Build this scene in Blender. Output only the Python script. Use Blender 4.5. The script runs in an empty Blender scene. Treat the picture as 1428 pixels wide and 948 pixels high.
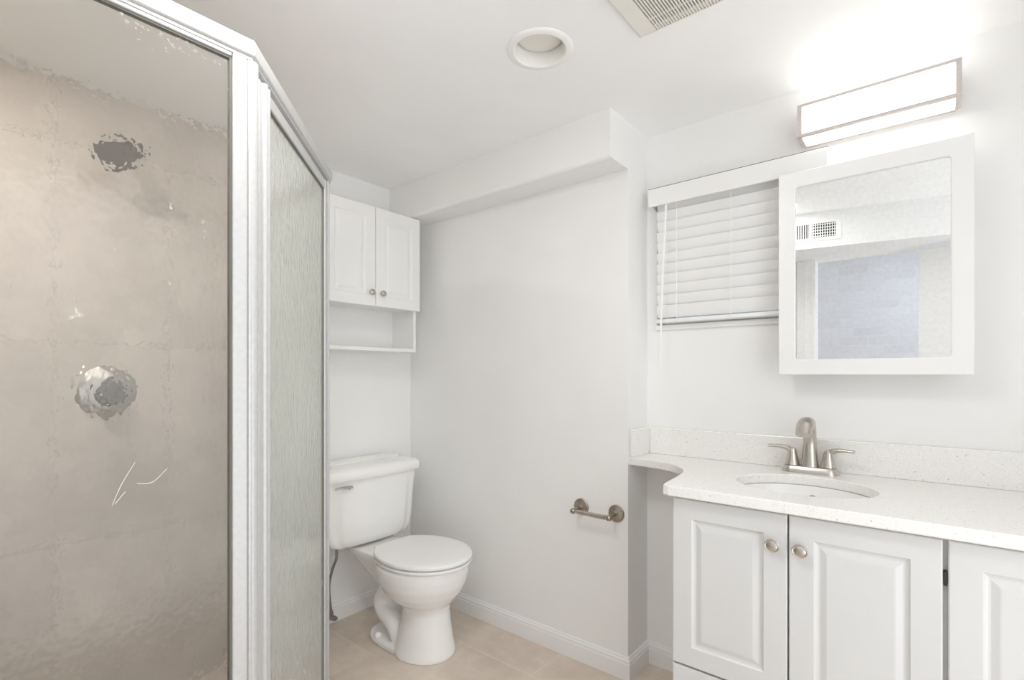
import bpy, bmesh, math, random
from mathutils import Vector, Matrix
random.seed(7)
S = bpy.context.scene
COL = S.collection
PI = math.pi
R = math.radians

# ------------------------------------------------------------------ camera
cam_d = bpy.data.cameras.new('camera')
cam_d.sensor_width = 36.0
cam_d.lens = 712.0 * 36.0 / 1428.0
cam_d.shift_y = 48.0 / 1428.0
cam_d.clip_start = 0.02
cam = bpy.data.objects.new('camera', cam_d)
COL.objects.link(cam)
cam.location = (0, 0, 1.18)
cam.rotation_euler = (R(90), 0, R(39.56))
S.camera = cam

# ------------------------------------------------------------------ world, lights, exposure
w = bpy.data.worlds.new('world')
S.world = w
w.use_nodes = True
w.node_tree.nodes['Background'].inputs[0].default_value = (0.75, 0.86, 1.0, 1)
w.node_tree.nodes['Background'].inputs[1].default_value = 0.35
S.view_settings.view_transform = 'Standard'
S.view_settings.look = 'None'
S.view_settings.gamma = 1.0
S.view_settings.use_curve_mapping = False
S.view_settings.exposure = 0.46
S.cycles.max_bounces = 12
S.cycles.diffuse_bounces = 8
S.cycles.glossy_bounces = 6
S.cycles.transmission_bounces = 10
S.cycles.transparent_max_bounces = 12

def area(name, loc, size, power, color, rot=(0, 0, 0), shape='DISK', size_y=None):
    d = bpy.data.lights.new(name, 'AREA')
    d.shape = shape
    d.size = size
    if size_y: d.size_y = size_y
    d.energy = power
    d.color = color
    o = bpy.data.objects.new(name, d)
    o.location = loc
    o.rotation_euler = rot
    COL.objects.link(o)
    return o

L_SIDE_FILL = 14.0   # fill light through a tall opening added in the vanity's far wall
L_ROOM = 5.0      # unseen ceiling fill added on the doorway side of the room
L_SHOWER = 4.2    # unseen ceiling fill added to brighten the shower
L_HALL = 6.0      # daylight in the hall behind the camera
VANITY = 2.7      # emission of the vanity light's diffuser
area('side_fill', (0.80, 0.62, 1.06), 2.1, L_SIDE_FILL, (0.98, 0.985, 1.0), (0, R(103), 0), 'RECTANGLE', 1.3)
area('room_fill', (-0.80, 0.50, 2.145), 0.4, L_ROOM, (1.0, 0.985, 0.96))
area('shower_fill', (-1.62, 0.02, 2.145), 0.2, L_SHOWER, (1.0, 0.975, 0.95))
area('hall_daylight', (-2.15, -0.85, 1.05), 1.8, L_HALL, (0.86, 0.92, 1.0), (0, R(-90), 0), 'RECTANGLE', 1.0)
area('hall_daylight_far', (1.15, -0.85, 1.05), 1.8, L_HALL, (0.86, 0.92, 1.0), (0, R(90), 0), 'RECTANGLE', 1.0)
area('hall_fill', (-0.1, -0.8, 2.14), 0.5, 1.5, (0.84, 0.9, 1.0))  # unseen lamp added as extra fill from the hall

# ------------------------------------------------------------------ materials
def nodes(name):
    m = bpy.data.materials.new(name)
    m.use_nodes = True
    nt = m.node_tree
    return m, nt, nt.nodes['Principled BSDF']

def coords(nt, scale=(1, 1, 1), rot=(0, 0, 0), loc=(0, 0, 0), kind='Object'):
    tc = nt.nodes.new('ShaderNodeTexCoord')
    mp = nt.nodes.new('ShaderNodeMapping')
    mp.inputs['Scale'].default_value = scale
    mp.inputs['Rotation'].default_value = rot
    mp.inputs['Location'].default_value = loc
    nt.links.new(tc.outputs[kind], mp.inputs[0])
    return mp.outputs[0]

def noise(nt, vec, scale, detail=3, rough=0.5):
    n = nt.nodes.new('ShaderNodeTexNoise')
    n.inputs['Scale'].default_value = scale
    n.inputs['Detail'].default_value = detail
    n.inputs['Roughness'].default_value = rough
    nt.links.new(vec, n.inputs['Vector'])
    return n.outputs[0]

def ramp(nt, fac, stops):
    r = nt.nodes.new('ShaderNodeValToRGB')
    el = r.color_ramp.elements
    while len(el) < len(stops): el.new(0.5)
    for e, (p, c) in zip(el, stops):
        e.position = p
        e.color = (*c, 1) if len(c) == 3 else c
    nt.links.new(fac, r.inputs[0])
    return r.outputs[0]

def bump(nt, height, strength, dist, target):
    b = nt.nodes.new('ShaderNodeBump')
    b.inputs['Strength'].default_value = strength
    b.inputs['Distance'].default_value = dist
    nt.links.new(height, b.inputs['Height'])
    nt.links.new(b.outputs[0], target)
    return b

def paint(name, col, rough=0.5, bump_s=0.06, spec=0.4, var=0.015):
    m, nt, p = nodes(name)
    v = coords(nt)
    n = noise(nt, v, 3.0, 3)
    lo = tuple(max(0, c - var) for c in col)
    hi = tuple(min(1, c + var) for c in col)
    nt.links.new(ramp(nt, n, [(0.3, lo), (0.7, hi)]), p.inputs['Base Color'])
    p.inputs['Roughness'].default_value = rough
    p.inputs['Specular IOR Level'].default_value = spec
    if bump_s: bump(nt, noise(nt, v, 160, 2), bump_s, 0.002, p.inputs['Normal'])
    return m

def metal(name, col, rough=0.28, aniso=True):
    m, nt, p = nodes(name)
    p.inputs['Metallic'].default_value = 1.0
    v = coords(nt, (1, 1, 1))
    n = noise(nt, v, 90, 2)
    nt.links.new(ramp(nt, n, [(0.3, tuple(c * 0.93 for c in col)), (0.7, col)]), p.inputs['Base Color'])
    p.inputs['Roughness'].default_value = rough
    return m

M = {}
M['wall'] = paint('wall_paint', (0.87, 0.87, 0.86), 0.55)
M['ceil'] = paint('ceiling_paint', (0.93, 0.932, 0.928), 0.7)
M['trim'] = paint('trim_paint', (0.85, 0.85, 0.84), 0.3, 0.0)
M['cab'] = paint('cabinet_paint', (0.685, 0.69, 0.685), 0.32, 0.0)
M['cab_lit'] = paint('cabinet_paint_lit', (0.86, 0.86, 0.85), 0.35, 0.0)  # cabinet paint lightened to imitate the stronger light on the wall cabinet
M['cab_in'] = paint('cabinet_inside', (0.78, 0.755, 0.71), 0.5, 0.0)
M['white_metal'] = paint('white_frame', (0.85, 0.85, 0.85), 0.25, 0.0)
M['slat'] = paint('blind_slat', (0.85, 0.85, 0.84), 0.45, 0.0)
M['porcelain'] = paint('porcelain', (0.90, 0.895, 0.875), 0.08, 0.0, 0.5, 0.004)
M['plastic'] = paint('white_plastic', (0.89, 0.885, 0.865), 0.35, 0.0)
M['ivory'] = paint('ivory_plastic', (0.8, 0.78, 0.72), 0.4, 0.0)
M['dark'] = paint('dark_gap', (0.03, 0.03, 0.03), 0.6, 0.0, var=0.005)
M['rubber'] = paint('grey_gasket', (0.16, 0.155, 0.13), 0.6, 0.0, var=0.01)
M['hose'] = metal('braided_hose', (0.36, 0.34, 0.31), 0.45)
M['nickel'] = metal('brushed_nickel', (0.60, 0.56, 0.51), 0.27)
M['pewter'] = metal('aged_pewter', (0.40, 0.36, 0.30), 0.3)
M['chrome'] = metal('chrome', (0.58, 0.57, 0.56), 0.12)
M['anodized'] = metal('satin_aluminium', (0.60, 0.60, 0.595), 0.4)
M['anodized'].node_tree.nodes['Principled BSDF'].inputs['Metallic'].default_value = 0.3
M['steel'] = metal('showerware', (0.17, 0.15, 0.13), 0.45)
M['steel'].node_tree.nodes['Principled BSDF'].inputs['Metallic'].default_value = 0.2
M['steel'].node_tree.nodes['Principled BSDF'].inputs['Specular IOR Level'].default_value = 0.5
M['valve'] = metal('valve_plate', (0.52, 0.49, 0.45), 0.38)
M['scratch'] = paint('scratch', (0.85, 0.84, 0.8), 0.6, 0.0)
M['silver'] = metal('silvering', (0.90, 0.91, 0.91), 0.0)
M['fixture'] = metal('fixture_nickel', (0.66, 0.61, 0.585), 0.5)

def mat_tile(name, w, h, off, base, alt, grout, axes, loc=(0, 0, 0), mortar=0.003, rough=0.35):
    """large-format stone-look tile; axes picks which object axes run along and up the tile"""
    m, nt, p = nodes(name)
    tc = nt.nodes.new('ShaderNodeTexCoord')
    sp = nt.nodes.new('ShaderNodeSeparateXYZ')
    nt.links.new(tc.outputs['Object'], sp.inputs[0])
    cb = nt.nodes.new('ShaderNodeCombineXYZ')
    nt.links.new(sp.outputs[axes[0]], cb.inputs[0])
    nt.links.new(sp.outputs[axes[1]], cb.inputs[1])
    mp = nt.nodes.new('ShaderNodeMapping')
    mp.inputs['Location'].default_value = loc
    nt.links.new(cb.outputs[0], mp.inputs[0])
    br = nt.nodes.new('ShaderNodeTexBrick')
    br.offset = off
    br.offset_frequency = 2
    br.inputs['Scale'].default_value = 1.0
    br.inputs['Brick Width'].default_value = w
    br.inputs['Row Height'].default_value = h
    br.inputs['Mortar Size'].default_value = mortar
    br.inputs['Mortar Smooth'].default_value = 0.3
    br.inputs['Bias'].default_value = 0.0
    br.inputs['Color1'].default_value = (1, 1, 1, 1)
    br.inputs['Color2'].default_value = (0, 0, 0, 1)
    br.inputs['Mortar'].default_value = (0.5, 0.5, 0.5, 1)
    nt.links.new(mp.outputs[0], br.inputs['Vector'])
    n1 = noise(nt, tc.outputs['Object'], 2.6, 6, 0.62)
    n2 = noise(nt, tc.outputs['Object'], 16, 4, 0.6)
    mx = nt.nodes.new('ShaderNodeMath'); mx.operation = 'MULTIPLY_ADD'
    nt.links.new(n2, mx.inputs[0]); mx.inputs[1].default_value = 0.3; nt.links.new(n1, mx.inputs[2])
    c = ramp(nt, mx.outputs[0], [(0.45, alt), (0.85, base)])
    tone = nt.nodes.new('ShaderNodeMix'); tone.data_type = 'RGBA'; tone.blend_type = 'MULTIPLY'
    tone.inputs[0].default_value = 1.0
    nt.links.new(c, tone.inputs[6])
    nt.links.new(ramp(nt, br.outputs['Color'], [(0, (0.93, 0.92, 0.91)), (1, (1, 1, 1))]), tone.inputs[7])
    mg = nt.nodes.new('ShaderNodeMix'); mg.data_type = 'RGBA'
    nt.links.new(br.outputs['Fac'], mg.inputs[0])
    nt.links.new(tone.outputs[2], mg.inputs[6])
    mg.inputs[7].default_value = (*grout, 1)
    nt.links.new(mg.outputs[2], p.inputs['Base Color'])
    p.inputs['Roughness'].default_value = rough
    inv = nt.nodes.new('ShaderNodeMath'); inv.operation = 'SUBTRACT'; inv.inputs[0].default_value = 1.0
    nt.links.new(br.outputs['Fac'], inv.inputs[1])
    bump(nt, inv.outputs[0], 0.4, 0.002, p.inputs['Normal'])
    return m

M['floor'] = mat_tile('floor_tile', 0.61, 0.305, 0.37, (0.81, 0.71, 0.62), (0.585, 0.50, 0.425), (0.76, 0.68, 0.605), (0, 1), (0.38, 0.24, 0), 0.0022)
M['floor'].name = 'floor_tile'
M['tile'] = mat_tile('shower_tile', 0.322, 0.665, 0.0, (0.68, 0.61, 0.545), (0.51, 0.45, 0.395), (0.52, 0.46, 0.405), (1, 2), (-0.333, -0.62, 0), 0.004)
M['tile_side'] = mat_tile('shower_tile_side', 0.322, 0.665, 0.0, (0.68, 0.61, 0.545), (0.51, 0.45, 0.395), (0.52, 0.46, 0.405), (0, 2), (0.1, -0.62, 0), 0.004)
M['brick'] = mat_tile('painted_brick', 0.21, 0.075, 0.5, (0.87, 0.885, 0.915), (0.82, 0.84, 0.88), (0.84, 0.85, 0.89), (0, 2), (0, 0, 0), 0.006, 0.6)

def mat_quartz():
    m, nt, p = nodes('speckled_quartz')
    v = coords(nt)
    def specks(scale, lo, hi, cut):
        vo = nt.nodes.new('ShaderNodeTexVoronoi'); vo.inputs['Scale'].default_value = scale
        nt.links.new(v, vo.inputs['Vector'])
        a = ramp(nt, vo.outputs['Distance'], [(lo, (1, 1, 1)), (hi, (0, 0, 0))])
        sep = nt.nodes.new('ShaderNodeSeparateColor'); nt.links.new(vo.outputs['Color'], sep.inputs[0])
        g = nt.nodes.new('ShaderNodeMath'); g.operation = 'GREATER_THAN'; g.inputs[1].default_value = cut
        nt.links.new(sep.outputs[0], g.inputs[0])
        k = nt.nodes.new('ShaderNodeMath'); k.operation = 'MULTIPLY'
        nt.links.new(a, k.inputs[0]); nt.links.new(g.outputs[0], k.inputs[1])
        return k.outputs[0]
    base = ramp(nt, noise(nt, v, 220, 3), [(0.35, (0.84, 0.83, 0.80)), (0.6, (0.90, 0.89, 0.87))])
    def over(col, fac, c2):
        mx = nt.nodes.new('ShaderNodeMix'); mx.data_type = 'RGBA'
        nt.links.new(fac, mx.inputs[0]); nt.links.new(col, mx.inputs[6]); mx.inputs[7].default_value = (*c2, 1)
        return mx.outputs[2]
    c = over(base, specks(170, 0.15, 0.34, 0.80), (0.72, 0.67, 0.60))
    c = over(c, specks(105, 0.10, 0.26, 0.91), (0.50, 0.46, 0.41))
    nt.links.new(c, p.inputs['Base Color'])
    p.inputs['Roughness'].default_value = 0.18
    return m
M['quartz'] = mat_quartz()

def mat_glass(name, tint, strength, scale, squash, rough, haze=0.04):
    """hammered obscure shower glass: clear, with shallow dimples on both faces and a few dried water marks"""
    m = bpy.data.materials.new(name); m.use_nodes = True
    nt = m.node_tree; nt.nodes.clear()
    out = nt.nodes.new('ShaderNodeOutputMaterial')
    g = nt.nodes.new('ShaderNodeBsdfGlass')
    g.inputs['Color'].default_value = (*tint, 1)
    g.inputs['Roughness'].default_value = rough
    g.inputs['IOR'].default_value = 1.3
    v = coords(nt, squash)
    geo = nt.nodes.new('ShaderNodeNewGeometry')
    sc = nt.nodes.new('ShaderNodeVectorMath'); sc.operation = 'MULTIPLY_ADD'
    nt.links.new(geo.outputs['True Normal'], sc.inputs[0]); sc.inputs[1].default_value = (3.7, 3.7, 3.7)
    nt.links.new(v, sc.inputs[2])
    vo = nt.nodes.new('ShaderNodeTexVoronoi'); vo.feature = 'SMOOTH_F1'
    vo.inputs['Scale'].default_value = scale; vo.inputs['Smoothness'].default_value = 0.8
    wob = noise(nt, sc.outputs[0], scale * 0.6, 2)
    nt.links.new(sc.outputs[0], vo.inputs['Vector'])
    ad = nt.nodes.new('ShaderNodeMath'); ad.operation = 'ADD'
    nt.links.new(vo.outputs['Distance'], ad.inputs[0]); nt.links.new(wob, ad.inputs[1])
    bump(nt, ad.outputs[0], strength, 0.002, g.inputs['Normal'])
    # dried water marks as thin white flecks, over an even white brightening haze
    df = nt.nodes.new('ShaderNodeBsdfDiffuse'); df.inputs[0].default_value = (0.85, 0.85, 0.82, 1)
    fl = noise(nt, v, 55, 2)
    patch = noise(nt, v, 2.2, 2)
    ml = nt.nodes.new('ShaderNodeMath'); ml.operation = 'MULTIPLY'
    nt.links.new(fl, ml.inputs[0]); nt.links.new(patch, ml.inputs[1])
    f = ramp(nt, ml.outputs[0], [(0.0, (haze * .9,) * 3), (0.44, (haze * 1.1,) * 3), (0.5, (0.5, 0.5, 0.5))])
    mx = nt.nodes.new('ShaderNodeMixShader')
    nt.links.new(f, mx.inputs[0]); nt.links.new(g.outputs[0], mx.inputs[1]); nt.links.new(df.outputs[0], mx.inputs[2])
    nt.links.new(mx.outputs[0], out.inputs[0])
    return m
M['glass'] = mat_glass('hammered_glass', (0.985, 0.985, 0.975), 0.30, 95, (1, 1, 0.8), 0.02)
M['glass_door'] = mat_glass('hammered_glass_door', (0.985, 1.0, 0.98), 0.34, 70, (1, 1, 0.55), 0.12, 0.22)  # extra white mixed in to brighten the door like a grazing reflection

def mat_emit(name, col, strength):
    m, nt, p = nodes(name)
    p.inputs['Base Color'].default_value = (0.9, 0.9, 0.88, 1)
    p.inputs['Emission Color'].default_value = (*col, 1)
    v = coords(nt)
    n = noise(nt, v, 4, 1)
    r = nt.nodes.new('ShaderNodeMapRange')
    r.inputs['To Min'].default_value = strength * 0.95; r.inputs['To Max'].default_value = strength * 1.05
    nt.links.new(n, r.inputs[0]); nt.links.new(r.outputs[0], p.inputs['Emission Strength'])
    return m
M['diffuser'] = mat_emit('lit_diffuser', (1.0, 0.985, 0.965), VANITY)
def mat_pane():
    m, nt, p = nodes('window_pane')
    p.inputs['Transmission Weight'].default_value = 1.0
    p.inputs['Roughness'].default_value = 0.05
    n = noise(nt, coords(nt), 5, 1)
    nt.links.new(ramp(nt, n, [(0, (0.95, 0.97, 0.96)), (1, (0.98, 0.99, 0.98))]), p.inputs['Base Color'])
    return m
M['pane'] = mat_pane()

# ------------------------------------------------------------------ mesh helpers
ROOT = {}
def new(): return bmesh.new()

def obj(name, bm, mat, parent=None, smooth=False, mods=()):
    """one bmesh (in room coordinates) becomes ONE mesh object"""
    bmesh.ops.recalc_face_normals(bm, faces=bm.faces)
    base = Vector((0, 0, 0))
    if parent is not None:
        base = ROOT[parent.name]
        bmesh.ops.translate(bm, verts=bm.verts, vec=-base)
    me = bpy.data.meshes.new(name)
    bm.to_mesh(me); bm.free()
    me.materials.append(M[mat] if isinstance(mat, str) else mat)
    if smooth:
        for p in me.polygons: p.use_smooth = True
    o = bpy.data.objects.new(name, me)
    COL.objects.link(o)
    if parent is not None: o.parent = parent
    ROOT[o.name] = base
    if smooth == 'auto':
        try:
            me.set_sharp_from_angle(angle=R(35))
        except Exception: pass
    return o

def thing(name, label, cat, loc=(0, 0, 0), group=None):
    o = bpy.data.objects.new(name, None)
    o.empty_display_size = 0.05
    COL.objects.link(o)
    o.location = loc
    ROOT[o.name] = Vector(loc)
    return tag(o, label, cat, group)

def tag(o, label, cat, group=None):
    o['label'] = label; o['category'] = cat
    if group: o['group'] = group
    return o

def struct(name, bm, mat, parent=None, smooth=False, label=None):
    o = obj(name, bm, mat, parent, smooth)
    if parent is None: o['kind'] = 'structure'
    if label: o['label'] = label
    return o

def box(bm, x0, x1, y0, y1, z0, z1, bev=0.0, seg=2):
    vs = [bm.verts.new((x, y, z)) for x in (x0, x1) for y in (y0, y1) for z in (z0, z1)]
    q = [(0, 1, 3, 2), (4, 6, 7, 5), (0, 4, 5, 1), (2, 3, 7, 6), (0, 2, 6, 4), (1, 5, 7, 3)]
    fs = [bm.faces.new([vs[i] for i in f]) for f in q]
    if bev > 0:
        es = {e for f in fs for e in f.edges}
        bmesh.ops.bevel(bm, geom=list(es), offset=bev, segments=seg, profile=0.5, affect='EDGES')
    return vs

def obox(bm, p0, u, lu, vn, lv, z0, z1, bev=0.0):
    """box standing on plan: from p0 along unit u for lu, along vn for lv"""
    t = new()
    box(t, 0, lu, 0, lv, z0, z1, bev)
    mt = Matrix(((u[0], vn[0], 0, p0[0]), (u[1], vn[1], 0, p0[1]), (0, 0, 1, 0), (0, 0, 0, 1)))
    merge(bm, t, mt)

def merge(bm, other, mt=None):
    if mt is not None: bmesh.ops.transform(other, matrix=mt, verts=other.verts)
    me = bpy.data.meshes.new('tmp'); other.to_mesh(me); other.free()
    bm.from_mesh(me); bpy.data.meshes.remove(me)

def loft(bm, rings, cap0=True, cap1=True, closed=True):
    rows = [[bm.verts.new(p) for p in r] for r in rings]
    n = len(rows[0])
    for a, b in zip(rows, rows[1:]):
        for i in range(n if closed else n - 1):
            j = (i + 1) % n
            bm.faces.new((a[i], a[j], b[j], b[i]))
    if cap0: bm.faces.new(rows[0][::-1])
    if cap1: bm.faces.new(rows[-1])
    return rows

def frame_of(d):
    d = Vector(d).normalized()
    up = Vector((0, 0, 1)) if abs(d.z) < 0.9 else Vector((1, 0, 0))
    a = d.cross(up).normalized()
    return d, a, d.cross(a).normalized()

def lathe(bm, base, axis, prof, n=32, sx=1.0, sy=1.0):
    """prof: (radius, distance along the axis)"""
    d, a, b = frame_of(axis)
    base = Vector(base)
    rings = [[base + d * h + (a * math.cos(2 * PI * i / n) * sx + b * math.sin(2 * PI * i / n) * sy) * max(r, 1e-5) for i in range(n)] for r, h in prof]
    loft(bm, rings)

def tube(bm, pts, rad, n=14, flat=None):
    pts = [Vector(p) for p in pts]
    rs = rad if isinstance(rad, (list, tuple)) else [rad] * len(pts)
    t0 = (pts[1] - pts[0]).normalized()
    _, a, b = frame_of(t0)
    rings = []
    for i, p in enumerate(pts):
        t = (pts[min(i + 1, len(pts) - 1)] - pts[max(i - 1, 0)]).normalized()
        a = (a - t * a.dot(t)).normalized(); b = t.cross(a)
        ra, rb = rs[i] if isinstance(rs[i], (list, tuple)) else (rs[i], rs[i])
        rings.append([p + a * math.cos(2 * PI * k / n) * ra + b * math.sin(2 * PI * k / n) * rb for k in range(n)])
    loft(bm, rings)

def spline(pts, n=8):
    pts = [Vector(p) for p in pts]
    out = []
    P_ = [pts[0]] + pts + [pts[-1]]
    for i in range(1, len(P_) - 2):
        for k in range(n):
            t = k / n
            p0, p1, p2, p3 = P_[i - 1:i + 3]
            out.append(0.5 * ((2 * p1) + (p2 - p0) * t + (2 * p0 - 5 * p1 + 4 * p2 - p3) * t * t + (3 * p1 - p0 - 3 * p2 + p3) * t ** 3))
    out.append(pts[-1])
    return out

def lerps(vals, n):
    out = []
    for a, b in zip(vals, vals[1:]):
        out += [a + (b - a) * k / n for k in range(n)]
    return out + [vals[-1]]

def prism(bm, poly, z0, z1, bev=0.0):
    t = new()
    a = [t.verts.new((x, y, z0)) for x, y in poly]
    b = [t.verts.new((x, y, z1)) for x, y in poly]
    n = len(poly)
    t.faces.new(a[::-1]); t.faces.new(b)
    for i in range(n):
        j = (i + 1) % n
        t.faces.new((a[i], a[j], b[j], b[i]))
    bmesh.ops.recalc_face_normals(t, faces=t.faces)
    if bev:
        es = [e for e in t.edges if abs(e.verts[0].co.z - e.verts[1].co.z) < 1e-6]
        bmesh.ops.bevel(t, geom=es, offset=bev, segments=3, profile=0.5, affect='EDGES')
    merge(bm, t)

def sweep_profile(bm, prof, a, b, out, ma=0, mb=0):
    """prof (distance out of the wall, height) swept along a wall line a->b; out = unit vector off the wall; ma, mb mitre the ends (1 = outer corner, -1 = inner corner)"""
    al = Vector((b[0] - a[0], b[1] - a[1])).normalized()
    rings = [[(p[0] + out[0] * d + al.x * k * d, p[1] + out[1] * d + al.y * k * d, h) for d, h in prof] for p, k in ((a, -ma), (b, mb))]
    loft(bm, rings)

# ------------------------------------------------------------------ room measures
XB, YP, YV, XR = -2.218, 1.809, 1.979, -0.912      # toilet wall, holder wall, vanity wall, jog
CEIL = 2.155
XE = 0.66                                           # wall at the vanity's far end
YS = -0.15                                          # shower's side wall
SP = (-1.111, 0.473)                                # shower post at the door's hinge side
SQ = (-1.598, 0.94)                                 # shower post at the strike side

# ------------------------------------------------------------------ structure
b = new(); box(b, XB - 0.1, 1.3, -1.5, YV + 0.1, -0.1, 0.0)
struct('floor', b, 'floor')

# ceiling with a round hole for the recessed light
LX, LY, LR = -0.912, 1.236, 0.078
b = new()
n = 48
def sq(t):
    c_, s_ = math.cos(t), math.sin(t); k = 0.15 / max(abs(c_), abs(s_)); return (LX + c_ * k, LY + s_ * k)
inner = [b.verts.new((LX + LR * math.cos(2 * PI * i / n), LY + LR * math.sin(2 * PI * i / n), CEIL)) for i in range(n)]
outer = [b.verts.new((*sq(2 * PI * i / n), CEIL)) for i in range(n)]
for i in range(n):
    j = (i + 1) % n
    b.faces.new((inner[i], inner[j], outer[j], outer[i]))
for x0, x1, y0, y1 in ((XB - .1, LX - .15, -1.5, YV + .1), (LX + .15, 1.3, -1.5, YV + .1), (LX - .15, LX + .15, -1.5, LY - .15), (LX - .15, LX + .15, LY + .15, YV + .1)):
    b.faces.new([b.verts.new((x, y, CEIL)) for x, y in ((x0, y0), (x1, y0), (x1, y1), (x0, y1))])
bmesh.ops.recalc_face_normals(b, faces=b.faces)
ex = bmesh.ops.extrude_face_region(b, geom=b.faces[:])
bmesh.ops.translate(b, verts=[v for v in ex['geom'] if isinstance(v, bmesh.types.BMVert)], vec=(0, 0, 0.12))
struct('ceiling', b, 'ceil')

b = new(); box(b, XB - 0.1, XB, 0.955, YP + 0.05, 0, CEIL)
struct('wall_left', b, 'wall')
b = new(); box(b, XB - 0.1, XB, YS - 0.1, 0.955, 0, CEIL)
struct('wall_shower', b, 'tile')
b = new(); box(b, XB, -1.06, YS - 0.1, YS, 0, CEIL)
struct('wall_shower_side', b, 'tile_side')
b = new(); box(b, XB - 0.1, XR, YP, YV + 0.1, 0, CEIL)
struct('wall_back', b, 'wall')
# bulkhead along the top of the back wall
b = new()
sp_ = [(YP, CEIL), (YP, 1.975)] + [(1.667 + .015 * (1 - math.sin(PI / 2 * k / 5)), 1.975 + .015 * (1 - math.cos(PI / 2 * k / 5))) for k in range(6)] + [(1.667, CEIL)]
loft(b, [[(XB, y, z) for y, z in sp_], [(XR, y, z) for y, z in sp_]])
struct('trim_1', b, 'wall')
# vanity wall with its window opening
WX0, WX1, WZ0, WZ1 = -0.868, -0.30, 1.372, 1.90
b = new()
box(b, XR, WX0, YV, YV + 0.12, 0, CEIL); box(b, WX1, XE + 0.1, YV, YV + 0.12, 0, CEIL)
box(b, WX0, WX1, YV, YV + 0.12, 0, WZ0); box(b, WX0, WX1, YV, YV + 0.12, WZ1, CEIL)
struct('wall_right', b, 'wall')
b = new()
box(b, XE, XE + 0.1, -0.25, -0.03, 0, CEIL); box(b, XE, XE + 0.1, 1.27, YV, 0, CEIL)
box(b, XE, XE + 0.1, -0.03, 1.27, 0, 0.02); box(b, XE, XE + 0.1, -0.03, 1.27, 2.1, CEIL)
struct('wall_far', b, 'wall')
# wall beside the doorway, with its casing
b = new(); box(b, -1.06, -0.62, -0.25, YS, 0, CEIL)
struct('wall_front', b, 'wall')
b = new()
box(b, -0.715, -0.655, YS, YS + 0.018, 0, 1.94, 0.003); box(b, -0.655, -0.62, YS, YS + 0.012, 0, 1.94, 0.002); box(b, -0.62, -0.607, -0.25, YS + 0.006, 0, 1.94, 0.002)
struct('trim_2', b, 'trim')
# lowered duct bulkhead over the doorway
b = new(); prism(b, [(-1.055, 0.325), (XE, 0.0), (XE, -0.25), (-1.055, -0.25)], 1.94, CEIL)
struct('trim_3', b, 'wall')
# hall behind
b = new(); box(b, -2.3, 1.3, -1.5, -1.4, 0, CEIL); struct('wall_hall', b, 'brick')
b = new(); box(b, -2.3, -2.2, -1.4, -0.25, 0, CEIL); struct('wall_hall_left', b, 'wall')
b = new(); box(b, 1.2, 1.3, -1.4, -0.25, 0, CEIL); box(b, XE + .1, 1.3, -0.25, -0.15, 0, CEIL); struct('wall_hall_right', b, 'wall')
# open door leaf behind the camera, seen in the mirror
u = Vector((0.98, 0.2, 0)).normalized()
nrm = (u.y, -u.x)
b = new(); obox(b, (-0.07, -0.075), (u.x, u.y), 0.70, nrm, 0.035, 0.01, 1.905, 0.002)
door = struct('door_1', b, 'trim')
b = new()
kp = Vector((-0.07, -0.075, 0.96)) + u * 0.06 + Vector((nrm[0], nrm[1], 0)) * 0.035
lathe(b, kp, (nrm[0], nrm[1], 0), [(0.03, 0), (0.03, 0.006), (0.011, 0.01), (0.011, 0.03), (0.026, 0.038), (0.028, 0.05), (0.02, 0.06), (0, 0.062)])
obj('door_knob', b, 'nickel', door, True)

# baseboards
BB = [(0, 0), (0.014, 0), (0.014, 0.060), (0.012, 0.066), (0.012, 0.074), (0.0075, 0.079), (0.006, 0.085), (0, 0.087)]
b = new(); sweep_profile(b, BB, (XB, 0.99), (XB, YP), (1, 0), 0, -1); struct('baseboard_left', b, 'trim')
b = new(); sweep_profile(b, BB, (XB, YP), (XR, YP), (0, -1), -1, 1); struct('baseboard_back', b, 'trim')
b = new(); sweep_profile(b, BB, (XR, YP), (XR, YV), (1, 0), 1, -1); struct('baseboard_return', b, 'trim')
b = new(); sweep_profile(b, BB, (XR, YV), (-0.592, YV), (0, -1), -1, 0); struct('baseboard_right', b, 'trim')

# window: frame, pane, sill
b = new()
yw = YV + 0.085
box(b, WX0, WX1, yw, yw + 0.03, WZ0, WZ0 + 0.035); box(b, WX0, WX1, yw, yw + 0.03, WZ1 - 0.035, WZ1)
box(b, WX0, WX0 + 0.035, yw, yw + 0.03, WZ0 + 0.035, WZ1 - 0.035); box(b, WX1 - 0.035, WX1, yw, yw + 0.03, WZ0 + 0.035, WZ1 - 0.035)
win = struct('window_1', b, 'trim')
b = new(); box(b, WX0 + 0.035, WX1 - 0.035, yw + 0.012, yw + 0.017, WZ0 + 0.035, WZ1 - 0.035); obj('window_pane', b, 'pane', win)
b = new(); box(b, WX0 - 0.004, WX1 + 0.004, YV - 0.014, YV + 0.085, WZ0 - 0.014, WZ0 + 0.006, 0.003); obj('window_sill', b, 'trim', win)

# frame of the tall window added for the side fill, outside the picture
b = new()
for y0, y1, z0, z1 in ((-0.03, 0.01, 0.02, 2.1), (1.23, 1.27, 0.02, 2.1), (0.01, 1.23, 0.02, 0.05), (0.01, 1.23, 2.06, 2.1)):
    box(b, XE + 0.03, XE + 0.07, y0, y1, z0, z1)
struct('fill_window', b, 'trim')

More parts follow.
